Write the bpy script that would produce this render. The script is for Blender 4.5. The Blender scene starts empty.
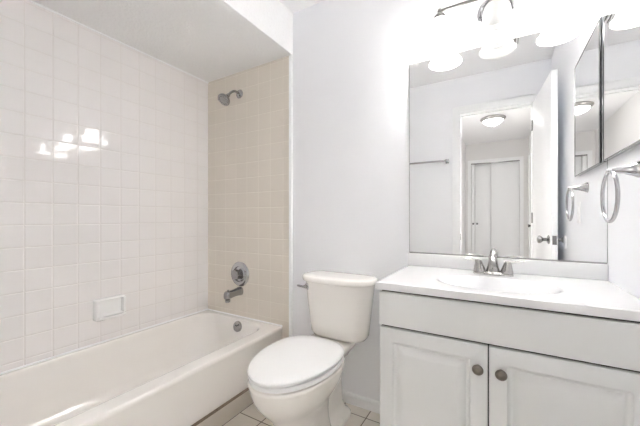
import bpy, bmesh, math, random
from mathutils import Vector, Matrix, Quaternion
S = bpy.context.scene
COL = S.collection
PI = math.pi
R = math.radians

# ------------------------------------------------------------------ camera, world, exposure
cam_d = bpy.data.cameras.new('camera')
cam = bpy.data.objects.new('camera', cam_d)
COL.objects.link(cam)
cam.location = (0, 0, 1.095)
cam.rotation_euler = (R(90), 0, R(30.58))
cam_d.sensor_fit = 'HORIZONTAL'
cam_d.sensor_width = 36
cam_d.lens = 305.9 / 640 * 36
cam_d.shift_y = (217.8 - 213) / 640
cam_d.clip_start = 0.01
S.camera = cam
W = bpy.data.worlds.new('world'); S.world = W
W.use_nodes = True
W.node_tree.nodes['Background'].inputs[0].default_value = (0.9, 0.95, 1, 1)
W.node_tree.nodes['Background'].inputs[1].default_value = 0.6
S.view_settings.view_transform = 'Standard'
S.view_settings.look = 'None'
S.view_settings.gamma = 1
S.view_settings.exposure = 1.76
try:
    S.view_settings.use_curve_mapping = False
except Exception:
    pass
S.cycles.max_bounces = 24
S.cycles.diffuse_bounces = 20
S.cycles.glossy_bounces = 8
SHADE_E = 4.0      # glow of the lit frosted shades
BULB_E = 38.0      # glow of the two lit bulbs
HALL_E = 3.2      # glow of the hall ceiling bowl
SIDE_FILL_W = 34.0      # power of the added fill light in the room beside the hall

# ------------------------------------------------------------------ materials
def srgb(r, g, b):
    f = lambda c: (c / 12.92 if c <= 0.04045 else ((c + 0.055) / 1.055) ** 2.4)
    return (f(r / 255), f(g / 255), f(b / 255), 1)

def mat(name, col, rough=0.5, metal=0.0, spec=0.5, bump=0.0, bscale=60, bdist=0.002, emit=0.0, ecol=None, mottling=0.0, coat=0.0):
    m = bpy.data.materials.new(name); m.use_nodes = True
    nt = m.node_tree; b = nt.nodes['Principled BSDF']
    b.inputs['Base Color'].default_value = col
    b.inputs['Roughness'].default_value = rough
    b.inputs['Metallic'].default_value = metal
    b.inputs['Specular IOR Level'].default_value = spec
    b.inputs['Coat Weight'].default_value = coat
    if emit:
        b.inputs['Emission Color'].default_value = ecol or col
        b.inputs['Emission Strength'].default_value = emit
    tc = nt.nodes.new('ShaderNodeTexCoord')
    nz = nt.nodes.new('ShaderNodeTexNoise')
    nz.inputs['Scale'].default_value = bscale
    nz.inputs['Detail'].default_value = 3
    nt.links.new(tc.outputs['Object'], nz.inputs['Vector'])
    if bump:
        bp = nt.nodes.new('ShaderNodeBump')
        bp.inputs['Strength'].default_value = bump
        bp.inputs['Distance'].default_value = bdist
        nt.links.new(nz.outputs['Fac'], bp.inputs['Height'])
        nt.links.new(bp.outputs['Normal'], b.inputs['Normal'])
    if mottling:
        mx = nt.nodes.new('ShaderNodeMix'); mx.data_type = 'RGBA'
        n2 = nt.nodes.new('ShaderNodeTexNoise'); n2.inputs['Scale'].default_value = 6
        nt.links.new(tc.outputs['Object'], n2.inputs['Vector'])
        nt.links.new(n2.outputs['Fac'], mx.inputs[0])
        mx.inputs[6].default_value = tuple(c * (1 - mottling) for c in col[:3]) + (1,)
        mx.inputs[7].default_value = tuple(min(1, c * (1 + mottling)) for c in col[:3]) + (1,)
        nt.links.new(mx.outputs[2], b.inputs['Base Color'])
    return m

def tile_mat(name, col, grout, ax, ay, px, py, ox, oy, gw, rough, bump=0.5, vary=0.008, wav=0.15):
    """square tiles laid on the real wall: ax, ay are the world axes across and up the surface"""
    m = bpy.data.materials.new(name); m.use_nodes = True
    nt = m.node_tree; N = nt.nodes; L = nt.links; b = N['Principled BSDF']
    b.inputs['Roughness'].default_value = rough
    g = N.new('ShaderNodeNewGeometry'); sp = N.new('ShaderNodeSeparateXYZ')
    L.new(g.outputs['Position'], sp.inputs[0])
    ds = []; ids = []
    for a, p, o in ((ax, px, ox), (ay, py, oy)):
        s = N.new('ShaderNodeMath'); s.operation = 'SUBTRACT'; s.inputs[1].default_value = o
        L.new(sp.outputs[a], s.inputs[0])
        pp = N.new('ShaderNodeMath'); pp.operation = 'PINGPONG'; pp.inputs[1].default_value = p / 2
        L.new(s.outputs[0], pp.inputs[0]); ds.append(pp)
        dv = N.new('ShaderNodeMath'); dv.operation = 'DIVIDE'; dv.inputs[1].default_value = p
        L.new(s.outputs[0], dv.inputs[0])
        fl = N.new('ShaderNodeMath'); fl.operation = 'FLOOR'; L.new(dv.outputs[0], fl.inputs[0]); ids.append(fl)
    mn = N.new('ShaderNodeMath'); mn.operation = 'MINIMUM'
    L.new(ds[0].outputs[0], mn.inputs[0]); L.new(ds[1].outputs[0], mn.inputs[1])
    mr = N.new('ShaderNodeMapRange'); mr.interpolation_type = 'SMOOTHSTEP'
    mr.inputs['From Min'].default_value = gw * 0.6; mr.inputs['From Max'].default_value = gw * 1.4
    L.new(mn.outputs[0], mr.inputs['Value'])
    cb = N.new('ShaderNodeCombineXYZ'); L.new(ids[0].outputs[0], cb.inputs[0]); L.new(ids[1].outputs[0], cb.inputs[1])
    wn = N.new('ShaderNodeTexWhiteNoise'); L.new(cb.outputs[0], wn.inputs['Vector'])
    tv = N.new('ShaderNodeMix'); tv.data_type = 'RGBA'
    tv.inputs[6].default_value = tuple(c * (1 - vary) for c in col[:3]) + (1,)
    tv.inputs[7].default_value = tuple(min(1, c * (1 + vary)) for c in col[:3]) + (1,)
    L.new(wn.outputs['Value'], tv.inputs[0])
    mx = N.new('ShaderNodeMix'); mx.data_type = 'RGBA'
    mx.inputs[6].default_value = grout
    L.new(mr.outputs[0], mx.inputs[0]); L.new(tv.outputs[2], mx.inputs[7])
    L.new(mx.outputs[2], b.inputs['Base Color'])
    mr2 = N.new('ShaderNodeMapRange'); mr2.interpolation_type = 'SMOOTHSTEP'
    mr2.inputs['From Min'].default_value = gw * 0.4; mr2.inputs['From Max'].default_value = gw * 3.2
    L.new(mn.outputs[0], mr2.inputs['Value'])
    # every tile sits a hair out of true and its glaze ripples a little
    nz = N.new('ShaderNodeTexNoise'); nz.inputs['Scale'].default_value = 14; nz.inputs['Detail'].default_value = 1
    L.new(g.outputs['Position'], nz.inputs['Vector'])
    ad = N.new('ShaderNodeMath'); ad.operation = 'MULTIPLY_ADD'; ad.inputs[1].default_value = wav
    L.new(nz.outputs['Fac'], ad.inputs[0]); L.new(mr2.outputs[0], ad.inputs[2])
    bp = N.new('ShaderNodeBump'); bp.inputs['Strength'].default_value = bump; bp.inputs['Distance'].default_value = 0.002
    L.new(ad.outputs[0], bp.inputs['Height']); L.new(bp.outputs['Normal'], b.inputs['Normal'])
    rr = N.new('ShaderNodeMapRange')
    rr.inputs['To Min'].default_value = 0.7; rr.inputs['To Max'].default_value = rough
    L.new(mr.outputs[0], rr.inputs['Value']); L.new(rr.outputs[0], b.inputs['Roughness'])
    return m

M = {}
M['paint'] = mat('wall_paint', srgb(240, 241, 244), 0.55, bump=0.25, bscale=90)
M['soffit'] = mat('soffit_paint', srgb(243, 243, 243), 0.8, bump=1.0, bscale=75, bdist=.0045)
M['ceil'] = mat('ceiling_paint', srgb(245, 245, 246), 0.8, bump=0.5, bscale=70)
M['trim'] = mat('trim_paint', srgb(247, 248, 249), 0.35)
M['hall'] = mat('hall_paint', srgb(232, 231, 230), 0.6, bump=0.2)
M['hallfloor'] = mat('hall_floor', srgb(196, 193, 189), 0.5, bump=0.2)
TILE = srgb(244, 241, 240); GR = srgb(233, 229, 226)
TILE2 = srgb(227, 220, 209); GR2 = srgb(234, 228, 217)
M['tile_left'] = tile_mat('glazed_wall_tile', TILE, GR, 1, 2, .1098, .109, 1.65, .951, .0015, .045, bump=.65, wav=.05)
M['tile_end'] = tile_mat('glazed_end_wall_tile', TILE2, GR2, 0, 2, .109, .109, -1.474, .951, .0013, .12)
M['tile_floor'] = tile_mat('floor_tile', srgb(212, 206, 196), srgb(92, 82, 70), 0, 1, .157, .157, -1.262, 1.252, .0026, .3, 0.5, 0.03)
M['tile_base'] = mat('base_tile', srgb(204, 197, 186), 0.3)
M['grout'] = mat('dark_caulk', srgb(128, 114, 98), 0.8)
M['tub'] = mat('tub_enamel', srgb(245, 242, 238), 0.13, coat=0.3)
M['toilet'] = mat('toilet_china', srgb(244, 241, 236), 0.1, coat=0.4)
M['plastic'] = mat('seat_plastic', srgb(242, 242, 242), 0.22)
M['china'] = mat('soap_dish_china', srgb(250, 250, 249), 0.12)
M['marble'] = mat('cultured_marble', srgb(233, 233, 234), 0.12, coat=0.3)
M['cab'] = mat('cabinet_thermofoil', srgb(230, 231, 230), 0.38)
M['gap_shadow'] = mat('cabinet_gap_shadow', srgb(52, 47, 43), 0.8)  # shade of the cabinet gaps put into a dark colour
M['chrome'] = mat('chrome', (0.50, 0.50, 0.51, 1), 0.12, 1.0, bump=0.02)
M['chrome_dark'] = mat('aged_chrome', (0.38, 0.375, 0.37, 1), 0.15, 1.0, bump=0.05)
M['nickel'] = mat('brushed_nickel', (0.50, 0.49, 0.475, 1), 0.26, 1.0, bump=0.1, bscale=200)
M['knob'] = mat('pewter_knob', (0.27, 0.24, 0.21, 1), 0.3, 1.0, bump=0.2, bscale=200)
M['nickel_dark'] = mat('satin_nickel_dark', (0.20, 0.195, 0.185, 1), 0.3, 1.0)
M['ventdark'] = mat('vent_grey', srgb(120, 118, 115), 0.8)  # plain grey for the backing behind the vent slats
M['edge_dark'] = mat('polished_dark_edge', (0.11, 0.11, 0.115, 1), 0.1, 1.0)
M['mirror'] = mat('mirror_glass', (0.93, 0.935, 0.935, 1), 0.0, 1.0)
M['bevel'] = mat('mirror_bevel', (0.5, 0.51, 0.51, 1), 0.08, 1.0)
M['rubber'] = mat('dark_nozzles', srgb(60, 60, 60), 0.6)
M['white_plastic'] = mat('white_plastic', srgb(240, 240, 240), 0.3)
M['bulb'] = mat('bulb_glass', (1, 1, 1, 1), 0.3, emit=BULB_E, ecol=(1, 0.992, 0.98, 1))

def shade_material(name, e, tl, see=0.0):
    m = bpy.data.materials.new(name); m.use_nodes = True
    nt = m.node_tree; N = nt.nodes; L = nt.links
    b = N['Principled BSDF']; out = N['Material Output']
    b.inputs['Base Color'].default_value = (0.9, 0.9, 0.89, 1); b.inputs['Roughness'].default_value = 0.35
    b.inputs['Emission Color'].default_value = (1, 0.992, 0.98, 1); b.inputs['Emission Strength'].default_value = e
    tr = N.new('ShaderNodeBsdfTranslucent'); tr.inputs[0].default_value = (0.92, 0.91, 0.9, 1)
    mx = N.new('ShaderNodeMixShader'); mx.inputs[0].default_value = tl
    L.new(b.outputs[0], mx.inputs[1]); L.new(tr.outputs[0], mx.inputs[2])
    if see:
        tp = N.new('ShaderNodeBsdfTransparent'); m2 = N.new('ShaderNodeMixShader'); m2.inputs[0].default_value = see
        L.new(mx.outputs[0], m2.inputs[1]); L.new(tp.outputs[0], m2.inputs[2]); L.new(m2.outputs[0], out.inputs[0])
    else:
        L.new(mx.outputs[0], out.inputs[0])
    return m
M['shade'] = shade_material('frosted_shade_lit', SHADE_E, .2)
M['shade_off'] = shade_material('frosted_shade_unlit', 0, .3, .3)
M['bulb_off'] = mat('unlit_bulb_glass', srgb(244, 244, 243), 0.25)
M['hallglass'] = mat('lit_bowl_glass', (1, 1, 1, 1), 0.4, emit=HALL_E, ecol=(1, 0.99, 0.97, 1))

# ------------------------------------------------------------------ mesh helpers
class MB:
    """collects geometry in world coordinates; build() links it as ONE mesh object"""
    def __init__(s): s.v = []; s.f = []
    def add(s, vs, fs):
        o = len(s.v); s.v += [Vector(v) for v in vs]; s.f += [[i + o for i in f] for f in fs]; return s
    def box(s, x0, x1, y0, y1, z0, z1):
        return s.add([(x0,y0,z0),(x1,y0,z0),(x1,y1,z0),(x0,y1,z0),(x0,y0,z1),(x1,y0,z1),(x1,y1,z1),(x0,y1,z1)],
                     [(3,2,1,0),(4,5,6,7),(0,1,5,4),(1,2,6,5),(2,3,7,6),(3,0,4,7)])
    def loft(s, rings, cap0=True, cap1=True, close=True):
        n = len(rings[0]); vs = [v for r in rings for v in r]; fs = []
        for k in range(len(rings) - 1):
            for i in range(n if close else n - 1):
                j = (i + 1) % n
                fs.append((k*n+i, k*n+j, (k+1)*n+j, (k+1)*n+i))
        if cap0: fs.append(tuple(reversed(range(n))))
        if cap1: fs.append(tuple(range((len(rings)-1)*n, len(rings)*n)))
        return s.add(vs, fs)
    def lathe(s, prof, origin, axis=(0,0,1), n=32, cap0=True, cap1=True):
        """prof: (radius, distance along axis)"""
        a = Vector(axis).normalized(); q = a.to_track_quat('Z', 'Y'); o = Vector(origin)
        rings = [[o + q @ Vector((r*math.cos(2*PI*i/n), r*math.sin(2*PI*i/n), h)) for i in range(n)] for r, h in prof]
        return s.loft(rings, cap0, cap1)
    def tube(s, pts, rad, n=16, closed=False):
        pts = [Vector(p) for p in pts]; m = len(pts); rings = []; up = None
        for k in range(m):
            if closed: t = (pts[(k+1)%m] - pts[k-1]).normalized()
            else: t = (pts[min(k+1,m-1)] - pts[max(k-1,0)]).normalized()
            if up is None:
                up = t.orthogonal().normalized()
            up = (up - t*up.dot(t)).normalized(); w = t.cross(up)
            r = rad[k] if isinstance(rad, (list, tuple)) else rad
            rings.append([pts[k] + (up*math.cos(2*PI*i/n) + w*math.sin(2*PI*i/n))*r for i in range(n)])
        if closed:
            rings.append(rings[0]); return s.loft(rings, False, False)
        return s.loft(rings)
    def build(s, name, m, parent=None, smooth=True, bevel=0, seg=2, auto=40, world=True):
        off = parent_world(parent) if (parent and world) else Vector((0,0,0))
        me = bpy.data.meshes.new(name)
        me.from_pydata([tuple(v - off) for v in s.v], [], s.f)
        bm = bmesh.new(); bm.from_mesh(me)
        bmesh.ops.remove_doubles(bm, verts=bm.verts, dist=1e-6)
        bmesh.ops.recalc_face_normals(bm, faces=bm.faces)
        if bevel:
            ed = [e for e in bm.edges if len(e.link_faces) == 2 and e.calc_face_angle(0) > R(50)]
            bmesh.ops.bevel(bm, geom=ed, offset=bevel, segments=seg, affect='EDGES', profile=0.5)
        for f in bm.faces: f.smooth = smooth
        for e in bm.edges:
            if len(e.link_faces) == 2 and e.calc_face_angle(0) > R(auto): e.smooth = False
        bm.to_mesh(me); bm.free()
        me.materials.append(M[m] if isinstance(m, str) else m)
        o = bpy.data.objects.new(name, me); COL.objects.link(o)
        if parent: o.parent = parent
        return o

def parent_world(p):
    v = Vector((0,0,0))
    while p is not None:
        v += p.location; p = p.parent
    return v

def tag(o, label=None, cat=None, group=None, kind=None):
    if label: o['label'] = label
    if cat: o['category'] = cat
    if group: o['group'] = group
    if kind: o['kind'] = kind
    return o
def thing(name, loc, label, cat, group=None):
    o = bpy.data.objects.new(name, None); COL.objects.link(o); o.location = loc; o.empty_display_size = .05
    return tag(o, label, cat, group)
def struct(name, mb, m, label=None, **k):
    o = mb.build(name, m, **k); o['kind'] = 'structure'
    if label: o['label'] = label
    o['category'] = name.split('_')[0]
    return o

def rrect(x0, x1, y0, y1, z, r, n=8):
    pts = []
    for cx, cy, a0 in ((x1-r, y1-r, 0), (x0+r, y1-r, 90), (x0+r, y0+r, 180), (x1-r, y0+r, 270)):
        for i in range(n + 1):
            a = R(a0 + 90*i/n); pts.append(Vector((cx + r*math.cos(a), cy + r*math.sin(a), z)))
    return pts

# ------------------------------------------------------------------ the place
XL, XR, YB, YF = -2.003, .37, 1.65, .06
ZC, ZS = 2.445, 2.17
XA = -1.195            # edge of the bath alcove
OX0, OX1, OZ = -.342, .242, 2.1   # door opening
struct('wall_left', MB().box(XL-.1, XL, -.06, YB+.1, 0, ZC), 'tile_left', 'wall of glossy off-white square tiles behind the bathtub', smooth=False)
wb = MB().box(XL, XR+.1, YB, YB+.1, 0, ZC)
struct('wall_back', wb, 'paint', 'white painted wall behind the toilet and vanity', smooth=False)
struct('wall_right', MB().box(XR, XR+.1, -.06, YB, 0, ZC), 'paint', 'white painted wall with the medicine cabinet and towel ring', smooth=False)
wf = MB().box(XL, OX0, -.06, YF, 0, ZC).box(OX1, XR, -.06, YF, 0, ZC).box(OX0, OX1, -.06, YF, OZ, ZC)
struct('wall_front', wf, 'paint', 'white wall with the doorway, seen in the mirror', smooth=False)
struct('floor', MB().box(XL-.1, XR+.1, -.06, YB+.1, -.05, 0), 'tile_floor', 'floor of off-white square tiles with dark grout', smooth=False)
struct('ceiling', MB().box(XA, XR+.1, -.06, YB+.1, ZC, ZC+.05), 'ceil', 'white ceiling of the bathroom', smooth=False)
so = MB().box(XL, XA+.012, YF, YB, ZS, ZC-.001)
sf = so.build('ceiling_soffit', 'soffit', smooth=False); tag(sf, 'lowered textured ceiling box above the bathtub', 'ceiling', kind='structure')
# end wall of the alcove: a tile panel a centimetre proud of the wall
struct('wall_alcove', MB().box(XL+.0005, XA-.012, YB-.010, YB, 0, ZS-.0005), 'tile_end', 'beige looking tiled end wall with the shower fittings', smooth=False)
struct('trim_1', MB().box(XA-.012, XA+.012, YB-.016, YB-.0002, 0, ZS), 'trim', 'white vertical trim strip at the edge of the tiles', bevel=.005)
struct('trim_2', MB().box(XL+.0002, XL+.006, YF, YB-.010, ZS-.008, ZS-.0005), 'trim', 'white caulk line where tiles meet the lowered ceiling', smooth=False)

def baseboard(name, x0, x1, y0, y1, alongx, face):
    mb = MB()
    prof = [(0,0),(.012,0),(.012,.045),(.009,.056),(.004,.062),(0,.062)]
    rings = []
    for t in (0, 1):
        ring = []
        for d, z in prof:
            if alongx: ring.append(Vector((x0 if t == 0 else x1, y0 + face*d, z)))
            else: ring.append(Vector((x0 + face*d, y0 if t == 0 else y1, z)))
        rings.append(ring)
    return struct(name, mb.loft(rings), 'trim', 'low white baseboard along the wall', smooth=False)
baseboard('baseboard_back', XA+.012, -.417, YB, YB, True, -1)
baseboard('baseboard_front', XA, OX0-.062, YF, YF, True, 1)
baseboard('baseboard_right', XR, XR, YF+.02, 1.10, False, -1)

# tile strip along the foot of the tub
struct('trim_3', MB().box(-1.275, -1.262, YF+.001, YB-.0105, 0.0, .093), 'tile_base', 'low strip of beige tiles along the foot of the tub', bevel=.002)

struct('trim_10', MB().box(-1.279, -1.2625, YF+.001, YB-.0105, .0932, .0985), 'grout', 'dark caulk joint between the tub apron and the tile strip', smooth=False)

# door casing and jamb of the bathroom doorway
cs = MB()
for a, b_ in ((OX0-.062, OX0-.004), (OX1+.004, OX1+.062)): cs.box(a, b_, YF, YF+.011, 0, OZ+.062)
cs.box(OX0-.004, OX1+.004, YF, YF+.011, OZ+.004, OZ+.062)
struct('trim_4', cs, 'trim', 'white casing around the doorway, seen in the mirror', bevel=.003)
jb = MB().box(OX0-.004, OX0+.006, -.075, YF+.002, 0, OZ).box(OX1-.006, OX1+.004, -.075, YF+.002, 0, OZ).box(OX0, OX1, -.075, YF+.002, OZ-.008, OZ+.004)
jb.box(OX0+.006, OX1-.006, -.02, .01, OZ-.02, OZ-.006)
jm = struct('trim_5', jb, 'trim', 'white door jamb of the bathroom doorway', smooth=False)
MB().box(OX0+.006, OX0+.0075, .025, .05, .88, .94).build('strike_plate', 'chrome_dark', jm)

# bathroom door leaf, hinged right of the opening and standing open against the right wall
dl = bpy.data.objects.new('door_1', None); COL.objects.link(dl)
dl.location = (OX1-.004, YF+.018, 0); dl.rotation_euler = (0, 0, R(-4.6))
tag(dl, 'white flush door standing open, seen in the mirror', 'door', kind='structure')
LW = .66
lp = MB().box(-.0, .036, 0, LW, .012, 2.085); lp.build('door_leaf', 'trim', dl, bevel=.002, world=False)
for sx, x in ((-1, 0), (1, .036)):
    k = MB().lathe([(.031,0),(.031,.003),(.026,.008),(.012,.012),(.011,.03),(.016,.038),(.026,.048),(.0275,.056),(.024,.064),(.012,.069),(.001,.070)], (x, LW-.065, .945), (sx,0,0), 28)
    k.build('door_knob', 'chrome_dark', dl, world=False)
MB().box(.006, .030, LW-.001, LW+.0015, .915, .975).build('latch_plate', 'chrome_dark', dl, world=False)
for z in (.25, 1.05, 1.85):
    MB().lathe([(.006,0),(.006,.09)], (-.004, -.006, z), (0,0,1), 12).build('hinge', 'nickel', dl, world=False)

# ------------------------------------------------------------------ hall behind the doorway (seen in the mirrors)
HX0, HX1, HY = -.56, .40, -2.97
struct('floor_hall', MB().box(HX0-.1, HX1+.1, HY-.1, -.06, -.05, 0), 'hallfloor', 'hall floor beyond the doorway', smooth=False)
struct('ceiling_hall', MB().box(HX0-.1, HX1+.1, HY-.1, -.06, ZC, ZC+.05), 'ceil', 'hall ceiling with a round lamp', smooth=False)
CX0, CX1, CZ = -.47, .28, 2.09
struct('wall_hall_end', MB().box(HX0, CX0, HY-.1, HY, 0, ZC).box(CX1, HX1, HY-.1, HY, 0, ZC).box(CX0, CX1, HY-.1, HY, CZ, ZC).box(CX0-.05, CX1+.05, HY-.16, HY-.1, 0, ZC), 'hall', 'end wall of the hall around the closet', smooth=False)
# side walls, each with an opening to a room beyond
struct('wall_hall_left', MB().box(HX0-.1, HX0, HY, -1.1, 0, ZC).box(HX0-.1, HX0, -.35, -.06, 0, ZC).box(HX0-.1, HX0, -1.1, -.35, 2.07, ZC), 'hall', 'left side wall of the hall', smooth=False)
struct('wall_hall_right', MB().box(HX1, HX1+.1, HY, -2.6, 0, ZC).box(HX1, HX1+.1, -1.8, -.06, 0, ZC).box(HX1, HX1+.1, -2.6, -1.8, 2.07, ZC), 'hall', 'right side wall of the hall', smooth=False)
def opening_casing(name, x, s, y0, y1, z):
    c = MB()
    c.box(min(x, x+s*.012), max(x, x+s*.012), y0-.06, y0, 0, z+.06).box(min(x, x+s*.012), max(x, x+s*.012), y1, y1+.06, 0, z+.06)
    c.box(min(x, x+s*.012), max(x, x+s*.012), y0, y1, z, z+.06)
    struct(name, c, 'trim', 'white casing of a side doorway in the hall', smooth=False)
opening_casing('trim_6', HX0, 1, -1.1, -.35, 2.07)
opening_casing('trim_7', HX1, -1, -2.6, -1.8, 2.07)
# rooms beyond the side openings: bare shells lit by an added area light
d4 = bpy.data.objects.new('door_4', None); COL.objects.link(d4); d4.location = (HX1+.04, -2.2, 0); tag(d4, 'white closed side door at the right end of the hall', 'door', kind='structure')
MB().box(HX1+.03, HX1+.065, -2.6, -1.8, .01, 2.07).build('door_leaf', 'trim', d4, smooth=False)
MB().lathe([(.028,0),(.028,.005),(.011,.01),(.011,.03),(.025,.045),(.024,.06),(.001,.065)], (HX1+.03, -2.54, .97), (-1,0,0), 24).build('door_knob', 'chrome_dark', d4)
rm = MB().box(-3.0, -2.9, -2.4, .3, 0, ZC).box(-2.9, HX0-.1, -2.5, -2.4, 0, ZC).box(-2.9, HX0-.1, -.162, -.062, 0, ZC)
struct('wall_side_room', rm, 'hall', 'walls of the room beside the hall', smooth=False)
struct('floor_side_room', MB().box(-3.0, HX0-.1, -2.5, -.06, -.05, 0), 'hallfloor', 'floor of the room beside the hall', smooth=False)
struct('ceiling_side_room', MB().box(-3.0, HX0-.1, -2.5, -.06, ZC, ZC+.05), 'ceil', 'ceiling of the room beside the hall', smooth=False)
# closet
d2 = bpy.data.objects.new('door_2', None); COL.objects.link(d2); d2.location = ((CX0+CX1)/2, HY-.05, 0)
tag(d2, 'white folding closet doors at the end of the hall, seen in the mirror', 'door', kind='structure')
for (a, b_, y) in ((CX0+.003, -.412, HY-.03), (-.406, -.155, HY-.06), (-.148, CX1-.003, HY-.03)):
    MB().box(a, b_, y-.03, y, .012, CZ-.015).build('door_panel', 'trim', d2, bevel=.003)
for x, y in ((-.435, HY-.03), (-.374, HY-.06)):
    MB().lathe([(.008,0),(.007,.012),(.016,.018),(.017,.026),(.001,.031)], (x, y, .985), (0,1,0), 16).build('door_knob', 'chrome_dark', d2)
MB().box(CX0, CX1, HY-.09, HY-.005, CZ-.012, CZ-.001).build('door_track', 'chrome_dark', d2, smooth=False)
cc = MB().box(CX0-.055, CX0, HY, HY+.012, 0, CZ+.055).box(CX1, CX1+.055, HY, HY+.012, 0, CZ+.055).box(CX0, CX1, HY, HY+.012, CZ, CZ+.055)
struct('trim_8', cc, 'trim', 'white casing around the closet at the hall end', smooth=False)

# hall ceiling lamp
hl = thing('ceiling_light', (-.092, -1.45, ZC), 'round flush ceiling lamp with frosted glass bowl, lit in the hall beyond the doorway', 'ceiling light')
MB().lathe([(.06,0),(.140,0),(.152,-.006),(.154,-.016),(.147,-.026),(.132,-.040),(.122,-.044),(.116,-.040),(.06,-.012)], hl.location, (0,0,1), 48).build('metal_rim', 'nickel', hl)
MB().lathe([(.112,-.036),(.119,-.045),(.113,-.058),(.096,-.074),(.070,-.090),(.040,-.102),(.002,-.107)], hl.location, (0,0,1), 48).build('glass_bowl', 'hallglass', hl)
MB().lathe([(.001,-.132),(.007,-.129),(.010,-.122),(.007,-.115),(.014,-.109),(.014,-.103)], hl.location, (0,0,1), 16).build('finial', 'nickel', hl)
# fill light added out of view in the side room to brighten the hall
al = bpy.data.lights.new('side_room_fill', 'AREA'); al.energy = SIDE_FILL_W; al.size = 1.2; al.size_y = 1.3; al.shape = 'RECTANGLE'; al.color = (1, 1, 1)
ao = bpy.data.objects.new('side_room_fill', al); COL.objects.link(ao); ao.location = (-2.85, -1.1, 1.4); ao.rotation_euler = (0, R(-90), 0)

# ------------------------------------------------------------------ bathtub
TZ = .368
TX0, TX1, TY0, TY1 = XL+.0008, -1.259, YF+.001, YB-.0105
rings = []
def tr(x0, x1, y0, y1, z, r): rings.append(rrect(x0, x1, y0, y1, z, r, 12))
tr(TX0+.02, TX1-.025, TY0+.01, TY1-.001, .001, .004)
tr(TX0+.01, TX1-.022, TY0+.004, TY1-.001, .10, .004)
tr(TX0, TX1-.014, TY0, TY1, .25, .004)
tr(TX0, TX1-.006, TY0, TY1, TZ-.04, .004)
tr(TX0, TX1-.003, TY0, TY1, TZ-.024, .005)
tr(TX0, TX1-.001, TY0, TY1, TZ-.016, .005)
tr(TX0+.001, TX1-.003, TY0+.001, TY1, TZ-.006, .006)
tr(TX0+.003, TX1-.007, TY0+.003, TY1-.001, TZ-.001, .008)
tr(TX0+.005, TX1-.012, TY0+.005, TY1-.002, TZ, .010)
tr(TX0+.007, TX1-.018, TY0+.010, TY1-.006, TZ+.0003, .014)
tr(TX0+.021, TX1-.078, TY0+.064, TY1-.040, TZ+.0004, .115)
tr(TX0+.024, TX1-.084, TY0+.07, TY1-.044, TZ, .12)
tr(TX0+.027, TX1-.089, TY0+.075, TY1-.048, TZ-.001, .125)
tr(TX0+.030, TX1-.093, TY0+.08, TY1-.051, TZ-.005, .13)
tr(TX0+.032, TX1-.096, TY0+.085, TY1-.053, TZ-.012, .135)
tr(TX0+.034, TX1-.099, TY0+.092, TY1-.055, TZ-.022, .137)
tr(TX0+.044, TX1-.110, TY0+.13, TY1-.062, TZ-.07, .15)
tr(TX0+.066, TX1-.132, TY0+.20, TY1-.078, TZ-.17, .16)
tr(TX0+.085, TX1-.150, TY0+.27, TY1-.098, TZ-.25, .16)
tr(TX0+.11, TX1-.172, TY0+.32, TY1-.13, TZ-.285, .15)
tr(TX0+.15, TX1-.21, TY0+.38, TY1-.18, TZ-.302, .12)
tr(TX0+.20, TX1-.25, TY0+.46, TY1-.23, TZ-.306, .08)
tub = thing('bathtub', ((TX0+TX1)/2, (TY0+TY1)/2, 0), 'long off-white bathtub with rounded rim set between tiled walls', 'bathtub')
MB().loft(rings).build('tub_body', 'tub', tub, auto=60)
# overflow plate on the end slope of the basin
ov = Vector((-1.612, TY1-.066, .322))
axd = Vector((0, -1, .18)).normalized()
o_ = MB().lathe([(.036,-.012),(.037,.001),(.035,.006),(.028,.009),(.024,.007),(.012,.008),(.001,.009)], ov, axd, 32)
op = o_.build('overflow_plate', 'chrome_dark', tub); op['label'] = 'round chrome overflow plate'
MB().lathe([(.004,0),(.004,.026),(.006,.03),(.001,.033)], ov + Vector((0,-.003,.004)), (0,-1,.6), 12).build('trip_lever', 'chrome', op)
MB().lathe([(.03,.0),(.03,.003),(.02,.004),(.001,.003)], (-1.58, 1.36, TZ-.3045), (0,0,1), 24).build('drain', 'chrome_dark', tub)
struct('trim_9', MB().box(XL+.0002, XL+.009, TY0, TY1, TZ-.006, TZ+.007).box(XL+.009, -1.262, TY1-.008, TY1+.0003, TZ-.006, TZ+.006), 'trim', 'white caulk bead between the tub rim and the tiles', smooth=False)

# soap dish
sd = thing('soap_dish', (XL, .922, .565), 'white ceramic soap dish set into the tiled wall above the tub', 'soap dish')
x = XL
def dring(d, y0, y1, z0, z1, r): return [Vector((x + d, p.x, p.y)) for p in rrect(y0, y1, z0, z1, 0, r, 5)]
y0, y1, z0, z1 = .842, 1.004, .504, .628
MB().loft([dring(.0005,y0,y1,z0,z1,.012), dring(.033,y0,y1,z0,z1,.012), dring(.041,y0+.003,y1-.003,z0+.003,z1-.003,.011), dring(.044,y0+.008,y1-.008,z0+.008,z1-.008,.009),
           dring(.041,y0+.014,y1-.014,z0+.018,z1-.012,.007), dring(.014,y0+.019,y1-.019,z0+.028,z1-.018,.006)]).build('dish_frame', 'china', sd)
lip = [[Vector((x+a, yy, zz)) for a, zz in ((.036, z0+.002),(w_,z0+.010),(w_+.004,z0+.018),(w_+.002,z0+.025),(w_-.006,z0+.020),(.034,z0+.024))]
       for yy, w_ in ((y0+.006,.046),(y0+.012,.058),(y0+.04,.070),((y0+y1)/2,.075),(y1-.04,.070),(y1-.012,.058),(y1-.006,.046))]
MB().loft(lip).build('dish_lip', 'china', sd)

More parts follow.
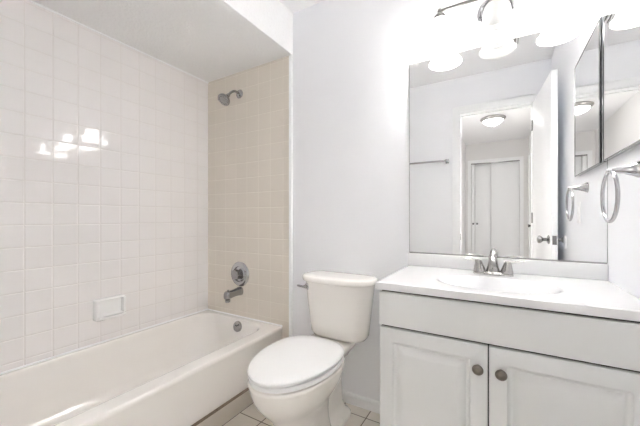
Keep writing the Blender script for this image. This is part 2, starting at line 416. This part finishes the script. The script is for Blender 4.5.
# shower head
F = Vector((-1.655, YB-.0102, 2.006))
sh = thing('shower_head', F, 'chrome shower head on a bent arm high on the tiled end wall', 'shower head')
MB().lathe([(.031,0),(.032,.003),(.028,.009),(.015,.015),(.011,.017)], F, (0,-1,0), 32).build('flange', 'chrome_dark', sh)
arm = []
for i in range(15):
    t = i/14; a = R(50)*min(1, t*1.3)
    arm.append(F + Vector((0, -.010 - .100*t, .012*math.sin(PI*t) - .045*t*t)))
MB().tube(arm, .0085, 14).build('shower_arm', 'chrome_dark', sh)
e = arm[-1]; hd = Vector((-.03, -.62, -.72)).normalized()
hb = MB().lathe([(.010,-.008),(.013,0),(.014,.010),(.012,.016),(.018,.022),(.030,.036),(.042,.050),(.045,.060),(.044,.066),(.040,.068)], e, hd, 32).build('head_body', 'chrome_dark', sh)
nz = MB().lathe([(.040,.0675),(.038,.070),(.026,.071),(.025,.069),(.011,.070),(.001,.072)], e, hd, 32)
q = hd.to_track_quat('Z', 'Y')
for k in range(16):
    a = 2*PI*k/16; nz.lathe([(.0022,.0),(.0022,.004)], e + q @ Vector((.032*math.cos(a), .032*math.sin(a), .070)), hd, 6)
nz.build('spray_face', 'nickel', hb)
MB().lathe([(.004,0),(.004,.014),(.001,.016)], e + q @ Vector((-.038,.008,.058)), q @ Vector((-1,.2,0)), 8).build('spray_tab', 'chrome_dark', hb)

# tub valve with round escutcheon
V = Vector((-1.650, YB-.0102, .682))
tv = thing('tub_valve', V, 'round chrome shower control with clear knob above the tub spout', 'tub valve')
MB().lathe([(.089,0),(.090,.004),(.086,.009),(.070,.013),(.058,.014),(.056,.010),(.050,.012),(.046,.016)], V, (0,-1,0), 48).build('escutcheon', 'chrome', tv)
kb = MB(); kn = []
for r, h in ((.020,.012),(.024,.02),(.034,.030),(.036,.046),(.034,.056),(.022,.060),(.001,.061)):
    kn.append([V + Vector((r*(1+.10*math.cos(8*2*PI*i/64))*math.cos(2*PI*i/64), -h, r*(1+.10*math.cos(8*2*PI*i/64))*math.sin(2*PI*i/64))) for i in range(64)])
kb.loft(kn).build('valve_knob', 'chrome_dark', tv)
for a in (R(200), R(20)):
    MB().lathe([(.004,0),(.004,.003),(.001,.004)], V + Vector((.066*math.cos(a), -.013, .066*math.sin(a))), (0,-1,0), 10).build('screw', 'chrome_dark', tv)

# tub spout
P = Vector((-1.650, YB-.0102, .558))
ts = thing('tub_spout', P, 'chrome tub spout with a diverter knob below the round valve', 'tub spout')
sec = []
def sp_ring(y, zc, w, h): return [P + Vector((w*math.copysign(abs(math.cos(a))**.7, math.cos(a)), y, zc + h*math.copysign(abs(math.sin(a))**.7, math.sin(a)))) for a in [2*PI*i/28 for i in range(28)]]
MB().loft([sp_ring(0,0,.030,.030), sp_ring(-.012,0,.030,.030), sp_ring(-.02,0,.027,.027), sp_ring(-.07,-.003,.025,.025), sp_ring(-.11,-.006,.025,.028), sp_ring(-.132,-.008,.024,.029), sp_ring(-.142,-.010,.018,.022)]).build('spout_body', 'chrome_dark', ts)
MB().lathe([(.017,0),(.018,.016),(.015,.018)], P + Vector((0,-.120,-.055)), (0,0,1), 20).build('outlet', 'chrome_dark', ts)
MB().lathe([(.003,0),(.003,.010),(.007,.013),(.007,.018),(.001,.02)], P + Vector((0,-.118,.012)), (0,0,1), 16).build('diverter_knob', 'chrome_dark', ts)

# ------------------------------------------------------------------ toilet
TCX = -.800
to = thing('toilet', (TCX, 1.30, 0), 'off-white two-piece toilet with closed white lid between tub and vanity', 'toilet')
def egg(z, hw, yf, yb, nf=2.0, nb=2.6, mid=.60, n=64, cx=TCX, fl=1.0):
    """plan outline: widest part at mid of the way back, pointed front, squarer back"""
    ym = yf + (yb - yf)*mid; pts = []
    for i in range(n):
        a = 2*PI*i/n; c_, s_ = math.cos(a), math.sin(a)
        ee = nb if s_ > 0 else nf
        px = hw*math.copysign(abs(c_)**(2/ee), c_)
        py = (yb-ym)*math.copysign(abs(s_)**(2/nb), s_) if s_ > 0 else (ym-yf)*math.copysign(abs(s_)**(2/nf), s_)
        pts.append(Vector((cx+px, ym+py, z)))
    return pts
bowl = MB()
BX = TCX - .018
def eg(z, hw, yf, yb, nf=2.1, nb=2.6, mid=.6): return egg(z, hw, yf, yb, nf, nb, mid, cx=BX)
bowl.loft([eg(.001,.104,1.02,1.40,2.6,3), eg(.02,.105,1.02,1.40,2.6,3), eg(.05,.098,1.03,1.39,2.5,3), eg(.10,.090,1.04,1.38,2.4,3), eg(.15,.089,1.045,1.375,2.3,3), eg(.19,.094,1.035,1.375,2.2,3),
           eg(.22,.105,1.015,1.385), eg(.25,.122,.99,1.395), eg(.28,.141,.962,1.405), eg(.31,.158,.94,1.415), eg(.34,.171,.925,1.42), eg(.37,.180,.916,1.423),
           eg(.39,.184,.912,1.425), eg(.400,.186,.910,1.425), eg(.4055,.183,.914,1.423), eg(.4065,.12,.99,1.40)])
# trapway behind the bowl, foot flange, and the shelf that carries the tank
def sh_ring(z, hw, yf, yb, r, cx=BX): return rrect(cx-hw, cx+hw, yf, yb, z, r, 6)
bowl.loft([sh_ring(.0005,.106,1.25,1.575,.05), sh_ring(.022,.107,1.25,1.577,.05), sh_ring(.034,.100,1.25,1.572,.05), sh_ring(.045,.078,1.25,1.56,.04), sh_ring(.09,.066,1.25,1.55,.04), sh_ring(.20,.064,1.25,1.54,.04),
           sh_ring(.30,.070,1.25,1.55,.04), sh_ring(.345,.090,1.25,1.59,.03), sh_ring(.375,.112,1.27,1.61,.03), sh_ring(.395,.122,1.29,1.625,.03), sh_ring(.408,.125,1.30,1.63,.03), sh_ring(.418,.124,1.305,1.63,.03), sh_ring(.422,.118,1.312,1.625,.028)])
bowl.build('bowl', 'toilet', to, auto=55)
MB().loft([eg(.4125,.170,.917,1.405,2.0), eg(.4140,.186,.911,1.409,2.0), eg(.4285,.187,.910,1.41,2.0), eg(.4315,.184,.914,1.407,2.0), eg(.4318,.12,.98,1.36,2.0)]).build('seat', 'plastic', to)['label'] = 'white plastic toilet seat'
ld = MB().loft([eg(.4375,.170,.916,1.408,2.0), eg(.4385,.184,.908,1.413,2.0), eg(.449,.188,.906,1.415,2.0), eg(.4545,.184,.910,1.411,2.0), eg(.4575,.172,.923,1.398,2.0), eg(.459,.13,.97,1.34,2.0), eg(.46,.06,1.05,1.26,2.0)]).build('seat_lid', 'plastic', to)
ld['label'] = 'closed white plastic lid'
for sx in (-1, 1):
    MB().box(BX+sx*.070-.020, BX+sx*.070+.020, 1.408, 1.435, .4222, .442).build('seat_hinge', 'plastic', to, bevel=.005, seg=3)
def tank_ring(z, hw, yf, yb, r, bow, n=10):
    pts = rrect(TKX-hw, TKX+hw, yf, yb, z, r, n); out = []
    # subdivide front edge so that it can bow
    out = []
    m = len(pts)
    for i, p in enumerate(pts):
        out.append(p); qn = pts[(i+1) % m]
        if (p - qn).length > .12:
            for k in range(1, 12): out.append(p.lerp(qn, k/12))
    for p in out:
        if p.y < (yf+yb)/2: p.y -= bow*(1 - ((p.x-TKX)/hw)**2)
    return out
TKX = -.788
tk = MB().loft([tank_ring(.4225,.135,1.51,1.60,.045,.02), tank_ring(.432,.157,1.490,1.615,.055,.02), tank_ring(.452,.169,1.480,1.622,.06,.022), tank_ring(.50,.175,1.474,1.625,.065,.024), tank_ring(.60,.187,1.468,1.63,.07,.028),
           tank_ring(.70,.200,1.464,1.634,.075,.032), tank_ring(.738,.204,1.463,1.635,.075,.032)])
tk.build('tank', 'toilet', to, auto=60)
MB().loft([tank_ring(.7385,.204,1.463,1.635,.07,.032), tank_ring(.7395,.216,1.451,1.642,.08,.034), tank_ring(.743,.2185,1.449,1.644,.082,.034), tank_ring(.762,.2195,1.448,1.644,.082,.034), tank_ring(.768,.216,1.452,1.642,.080,.034), tank_ring(.771,.207,1.461,1.634,.075,.032), tank_ring(.772,.165,1.50,1.60,.04,.02)]).build('tank_lid', 'toilet', to, auto=60)
lv = Vector((TKX-.158, 1.464, .706))
nd = Vector((-.40, -1, 0)).normalized()
le = MB().lathe([(.020,-.014),(.020,.005),(.017,.010),(.009,.012),(.009,.024)], lv, nd, 24).build('flush_lever', 'chrome', to)
e0 = lv + nd*.020
MB().tube([e0 + Vector((.004,0,0)), e0 + Vector((-.014,-.003,0)), e0 + Vector((-.034,-.004,.002)), e0 + Vector((-.048,-.004,.003))], [.006,.006,.0065,.005], 12).build('lever_arm', 'chrome', le)
for sx in (-1, 1):
    MB().lathe([(.013,0),(.013,.008),(.009,.015),(.001,.018)], (BX+sx*.092, 1.45, .020), (0,0,1), 16).build('bolt_cap', 'toilet', to)
# ------------------------------------------------------------------ vanity
VX0, VX1, VYF, VYB = -.415, XR-.0005, 1.183, YB-.0005
va = thing('vanity_cabinet', ((VX0+VX1)/2, 1.4, 0), 'light grey-white vanity cabinet with two raised panel doors', 'vanity cabinet')
bd = MB().box(VX0, VX1, VYF, VYB, .09, .70).box(VX0, VX1, VYF+.07, VYB, 0.0005, .09)
bd.box(VX0, VX1, VYF, VYF+.02, .70, .8145).box(VX0, VX0+.018, VYF+.02, VYB, .70, .8145).box(VX1-.018, VX1, VYF+.02, VYB, .70, .8145)
bd.build('cabinet_body', 'cab', va, smooth=False)
gp = MB().box(VX0+.006, VX1-.004, VYF-.0015, VYF-.0001, .10, .8135).build('gap_shadow_sheet', 'gap_shadow', va, smooth=False); gp['label'] = 'dark sheet painted as shade in the gaps between the doors'  # dark sheet behind the fronts, paints the shade in their gaps
MB().box(VX0, VX1-.003, VYF-.020, VYF-.0016, .6738, .804).build('false_drawer_front', 'cab', va, bevel=.004, seg=3)
def panel_door(x0, x1, z0, z1, kx, kz, name='door'):
    yf = VYF-.020
    def rc(i, y, r=.001): return [Vector((p.x, y, p.y)) for p in rrect(x0+i, x1-i, z0+i, z1-i, 0, r, 3)]
    d = MB().loft([rc(0, VYF-.0017), rc(0, yf+.004), rc(.0015, yf+.0015), rc(.004, yf), rc(.052, yf, .006), rc(.0535, yf+.005, .006), rc(.058, yf+.011, .006), rc(.063, yf+.0135, .006), rc(.067, yf+.0135, .006), rc(.069, yf+.0105, .006),
                   rc(.088, yf+.0025, .006), rc(.093, yf+.0012, .006), rc(.097, yf+.001, .006)])
    dd = d.build(name, 'cab', va, auto=50)
    kn = MB().lathe([(.009,0),(.0085,.003),(.006,.007),(.006,.012),(.011,.016),(.0165,.020),(.0175,.024),(.0165,.027),(.012,.030),(.011,.029),(.006,.0315),(.001,.032)], (kx, yf, kz), (0,-1,0), 32)
    kn.build('knob', 'knob', dd)['label'] = 'round dark pewter knob'
panel_door(VX0+.002, -.0380, .105, .6655, -.066, .590)
panel_door(-.0340, VX1-.003, .105, .6655, .001, .590)

# cultured marble top with moulded basin and backsplash
vt = thing('sink_top', (-.02, 1.4, .815), 'glossy white vanity top with moulded oval basin and backsplash', 'sink top')
TX0_, TX1_, TYF_, TYB_ = -.425, XR-.0008, 1.147, YB-.0008
NX, NY = 120, 76
def basin(x, y):
    bx, by, ax_, ay_ = -.022, 1.345, .205, .138
    r = math.hypot((x-bx)/ax_, (y-by)/ay_)
    if r >= 1: return 0
    return -.115*(1 - r**2.6)**1.25 if r < 1 else 0
vs = []; fs = []
for j in range(NY+1):
    for i in range(NX+1):
        x_ = TX0_ + (TX1_-TX0_)*i/NX; y_ = TYF_ + (TYB_-TYF_)*j/NY
        z_ = .844 + basin(x_, y_)
        d = min(x_-TX0_, y_-TYF_)
        if d < .004: z_ -= .003*(1-d/.004)
        vs.append((x_, y_, z_))
o2 = len(vs)
for j in range(NY+1):
    for i in range(NX+1):
        x_, y_, z_ = vs[j*(NX+1)+i]
        vs.append((x_, y_, min(.8152, .8152 + basin(x_, y_)*.9)))
g = lambda i, j, o: o + j*(NX+1) + i
for j in range(NY):
    for i in range(NX):
        fs.append((g(i,j,0), g(i+1,j,0), g(i+1,j+1,0), g(i,j+1,0)))
        fs.append((g(i,j+1,o2), g(i+1,j+1,o2), g(i+1,j,o2), g(i,j,o2)))
for i in range(NX):
    fs.append((g(i,0,o2), g(i+1,0,o2), g(i+1,0,0), g(i,0,0))); fs.append((g(i+1,NY,o2), g(i,NY,o2), g(i,NY,0), g(i+1,NY,0)))
for j in range(NY):
    fs.append((g(0,j+1,o2), g(0,j,o2), g(0,j,0), g(0,j+1,0))); fs.append((g(NX,j,o2), g(NX,j+1,o2), g(NX,j+1,0), g(NX,j,0)))
MB().add(vs, fs).build('counter_slab', 'marble', vt, auto=35)
MB().box(TX0_, TX1_, TYB_-.018, TYB_, .8441, .909).build('backsplash', 'marble', vt, bevel=.004, seg=3)
MB().lathe([(.021,0),(.022,.003),(.016,.004),(.012,.002),(.001,.002)], (-.022, 1.345, .7295), (0,0,1), 24).build('basin_drain', 'chrome', vt)

# faucet
FX, FY, FZ = -.030, 1.555, .8442
fa = thing('faucet', (FX, FY, FZ), 'brushed nickel two-handle faucet at the back of the basin', 'faucet')
def dumb(z, w, d, r):
    pts = []
    for i in range(64):
        a = 2*PI*i/64; c_, s_ = math.cos(a), math.sin(a)
        px = (w)*math.copysign(abs(c_)**.75, c_); py = (d - .006*math.cos(px/w*PI*2)*-1)*math.copysign(abs(s_)**.75, s_)
        pts.append(Vector((FX+px, FY+py, FZ+z)))
    return pts
MB().loft([dumb(0,.078,.025,0), dumb(.006,.078,.025,0), dumb(.011,.073,.021,0), dumb(.013,.055,.014,0)]).build('base_plate', 'nickel', fa)
spath = [Vector((FX, FY+a, FZ+b)) for a, b in ((.004,.010),(.003,.038),(-.003,.062),(-.018,.077),(-.040,.082),(-.064,.077),(-.082,.062),(-.090,.046))]
def spl(pts, n=6):
    out = []
    P_ = [pts[0]] + pts + [pts[-1]]
    for i in range(1, len(P_)-2):
        for k in range(n):
            t = k/n; a, b, c_, d = P_[i-1], P_[i], P_[i+1], P_[i+2]
            out.append(.5*((2*b) + (c_-a)*t + (2*a-5*b+4*c_-d)*t*t + (3*b-a-3*c_+d)*t**3))
    out.append(pts[-1]); return out
spath = spl(spath)
ns = len(spath)
spo = MB().tube(spath, [.022 - .0075*min(1, k/ns*1.8) for k in range(ns)], 20).build('spout', 'nickel', fa)
MB().lathe([(.028,0),(.026,.012),(.021,.03),(.0185,.042)], (FX, FY+.003, FZ+.010), (0,0,1), 28).build('spout_collar', 'nickel', spo)
for sx in (-1, 1):
    hx = FX + sx*.052
    h = MB().lathe([(.0255,0),(.0245,.008),(.0205,.022),(.0165,.036),(.0145,.046),(.012,.051),(.001,.054)], (hx, FY, FZ+.010), (sx*.1,0,1), 28).build('handle', 'nickel', fa)
    bl = [[Vector((hx + sx*d, FY + a*w, FZ + zz + b*t_)) for a, b in ((-1,0),(-.6,.8),(.6,.8),(1,0),(.6,-.8),(-.6,-.8))] for d, w, t_, zz in ((-.008,.010,.006,.056),(.008,.0105,.006,.059),(.030,.009,.0045,.063),(.055,.008,.0035,.066),(.066,.005,.002,.067))]
    MB().loft(bl).build('handle_lever', 'nickel', h, auto=60)

# ------------------------------------------------------------------ wall mirror over the vanity
mi = thing('wall_mirror', (-.02, YB-.006, .915), 'large frameless wall mirror above the vanity sink', 'mirror')
MX0, MX1, MZ0, MZ1 = -.417, XR-.002, .912, 1.910
MB().box(MX0, MX1, YB-.006, YB-.0005, MZ0, MZ1).build('mirror_glass', 'mirror', mi, smooth=False)
MB().box(MX0-.001, MX1, YB-.009, YB-.0005, MZ0-.003, MZ0+.003).build('bottom_channel', 'chrome_dark', mi, smooth=False)
MB().box(MX0-.0025, MX0, YB-.007, YB-.0005, MZ0+.003, MZ1).build('glass_edge', 'bevel', mi, smooth=False)
MB().box(MX1, MX1+.0015, YB-.008, YB-.0005, MZ0+.003, MZ1).build('glass_edge', 'bevel', mi, smooth=False)

# medicine cabinet on the right wall
mc = thing('medicine_cabinet', (XR, 1.36, 1.61), 'mirrored medicine cabinet on the right wall beside the large mirror', 'medicine cabinet')
CY0, CY1, CZ0, CZ1, CXF = 1.13, 1.632, 1.319, 1.915, .35
MB().box(CXF+.005, XR-.0003, CY0+.003, CY1-.003, CZ0+.003, CZ1-.003).build('cabinet_body', 'bevel', mc, smooth=False)
MB().box(CXF, CXF+.0045, CY0, CY1-.024, CZ0, CZ1).build('mirror_door', 'mirror', mc, smooth=False)
MB().box(CXF-.001, CXF+.0045, CY1-.0235, CY1, CZ0, CZ1).build('polished_edge', 'edge_dark', mc, bevel=.001)  # dark reflection of the bevel put into the strip's metal colour
MB().box(CXF-.0012, CXF-.0001, CY0, CY1-.024, CZ0, CZ0+.004).build('door_edge', 'edge_dark', mc, smooth=False)
MB().box(CXF-.0012, CXF-.0001, CY0, CY1-.024, CZ1-.004, CZ1).build('door_edge', 'edge_dark', mc, smooth=False)
MB().box(CXF-.0012, CXF-.0001, CY0, CY0+.004, CZ0+.004, CZ1-.004).build('door_edge', 'edge_dark', mc, smooth=False)

# towel ring
RY = 1.315
tw = thing('towel_ring', (XR, RY, 1.245), 'round nickel towel ring on the right wall below the medicine cabinet', 'towel ring')
MB().lathe([(.026,0),(.026,.003),(.020,.014),(.012,.036),(.0075,.060),(.0065,.074),(.004,.078)], (XR-.0003, RY, 1.245), (-1,0,0), 32).build('post', 'chrome', tw)
rc_ = [Vector((.300, RY + .080*math.sin(2*PI*i/64), 1.163 + .080*math.cos(2*PI*i/64))) for i in range(64)]
MB().tube(rc_, .0056, 14, closed=True).build('ring', 'chrome', tw)

# round wall bumper behind the door knob, switch plate, towel bar, ceiling vent
wb_ = thing('door_bumper', (XR, .705, .93), 'round white wall bumper behind the open door knob, seen in the mirror', 'door bumper')
MB().lathe([(.045,0),(.045,.003),(.040,.006),(.020,.007),(.001,.008)], (XR-.0002, .715, .93), (-1,0,0), 32).build('bumper_disc', 'white_plastic', wb_)
outl = thing('outlet_plate', (XR, 1.13, 1.125), 'white electrical outlet plate on the right wall, seen in the mirror', 'outlet')
MB().box(XR-.006, XR-.0002, 1.095, 1.165, 1.065, 1.18).build('cover_plate', 'white_plastic', outl, bevel=.003)
for z in (1.10, 1.145): MB().box(XR-.0075, XR-.0061, 1.115, 1.145, z-.013, z+.013).build('socket', 'trim', outl, bevel=.001)
tb = thing('towel_bar', (-.75, YF, 1.65), 'chrome towel bar on the wall beside the doorway, seen in the mirror', 'towel bar')
for xx in (-.452, -1.06):
    MB().box(xx-.016, xx+.016, YF+.0003, YF+.012, 1.628, 1.672).box(xx-.010, xx+.010, YF+.012, YF+.065, 1.638, 1.662).build('bracket', 'chrome', tb, bevel=.002)
MB().tube([(-1.06, YF+.052, 1.65), (-.452, YF+.052, 1.65)], .0085, 16).build('bar', 'chrome', tb)
vn = thing('ceiling_vent', (.01, .55, ZC), 'white slatted exhaust vent in the bathroom ceiling, seen in the mirror', 'vent')
MB().box(-.11, .13, .46, .60, ZC-.004, ZC-.0005).build('vent_backing', 'ventdark', vn, smooth=False)
vf = MB().box(-.11, .13, .46, .472, ZC-.014, ZC-.0045).box(-.11, .13, .588, .60, ZC-.014, ZC-.0045).box(-.11, -.095, .472, .588, ZC-.014, ZC-.0045).box(.115, .13, .472, .588, ZC-.014, ZC-.0045)
vf.build('vent_frame', 'white_plastic', vn, smooth=False)
sl = MB()
for k in range(9): sl.box(-.082+k*.0225, -.070+k*.0225, .472, .588, ZC-.013, ZC-.0045)
sl.build('vent_slats', 'white_plastic', vn, smooth=False)

# ------------------------------------------------------------------ vanity light
LX, LY = -.015, 1.559
vl = thing('vanity_light', (LX, YB, 2.06), 'nickel bar light with three frosted bell shades, the middle one unlit, above the mirror', 'vanity light')
MB().lathe([(.078,0),(.078,.006),(.072,.012),(.066,.013),(.062,.010),(.056,.012),(.052,.018),(.045,.020),(.030,.022),(.001,.023)], (LX-.005, YB-.0005, 2.06), (0,-1,0), 48).build('backplate', 'chrome', vl)
ZB = 2.089
cr = spl([Vector((LX, YB-.022, 2.06)), Vector((LX, YB-.05, 2.065)), Vector((LX, YB-.078, 2.085)), Vector((LX, LY, ZB))])
MB().tube(cr, .007, 12).build('arm', 'nickel', vl)
bar = [Vector((LX + x_, LY, ZB)) for x_ in (-.246, -.238, -.12, 0, .12, .238, .246)]
MB().tube(bar, .0068, 14).build('bar', 'nickel_dark', vl)
for k in (-1, 0, 1):
    cx = LX + k*.238
    MB().lathe([(.004,.016),(.009,.013),(.0105,.006),(.009,-.002),(.012,-.006),(.024,-.018),(.033,-.032),(.036,-.042),(.033,-.044)], (cx, LY, 2.083), (0,0,1), 32).build('socket_cap', 'nickel_dark', vl)
    prof = [(.033,2.044),(.042,2.036),(.050,2.022),(.0545,2.000),(.0565,1.975),(.059,1.953),(.064,1.938),(.072,1.924),(.0800,1.914),(.0805,1.911),(.078,1.910),(.070,1.920),(.062,1.934),(.056,1.951),(.0535,1.975),(.0515,2.000),(.047,2.019),(.039,2.032),(.031,2.040)]
    sd_ = MB().lathe([(r, z - 1.91) for r, z in prof], (cx, LY, 1.91), (0,0,1), 48, cap0=False, cap1=False).build('shade', 'shade' if k else 'shade_off', vl, auto=80)
    sd_['label'] = 'glowing frosted bell shade' if k else 'unlit frosted bell shade in the middle'
    MB().lathe([(.012,2.035),(.013,2.01),(.020,1.995),(.027,1.975),(.029,1.958),(.026,1.942),(.018,1.932),(.001,1.928)], (cx, LY, 0), (0,0,1), 28).build('bulb', 'bulb' if k else 'bulb_off', sd_)
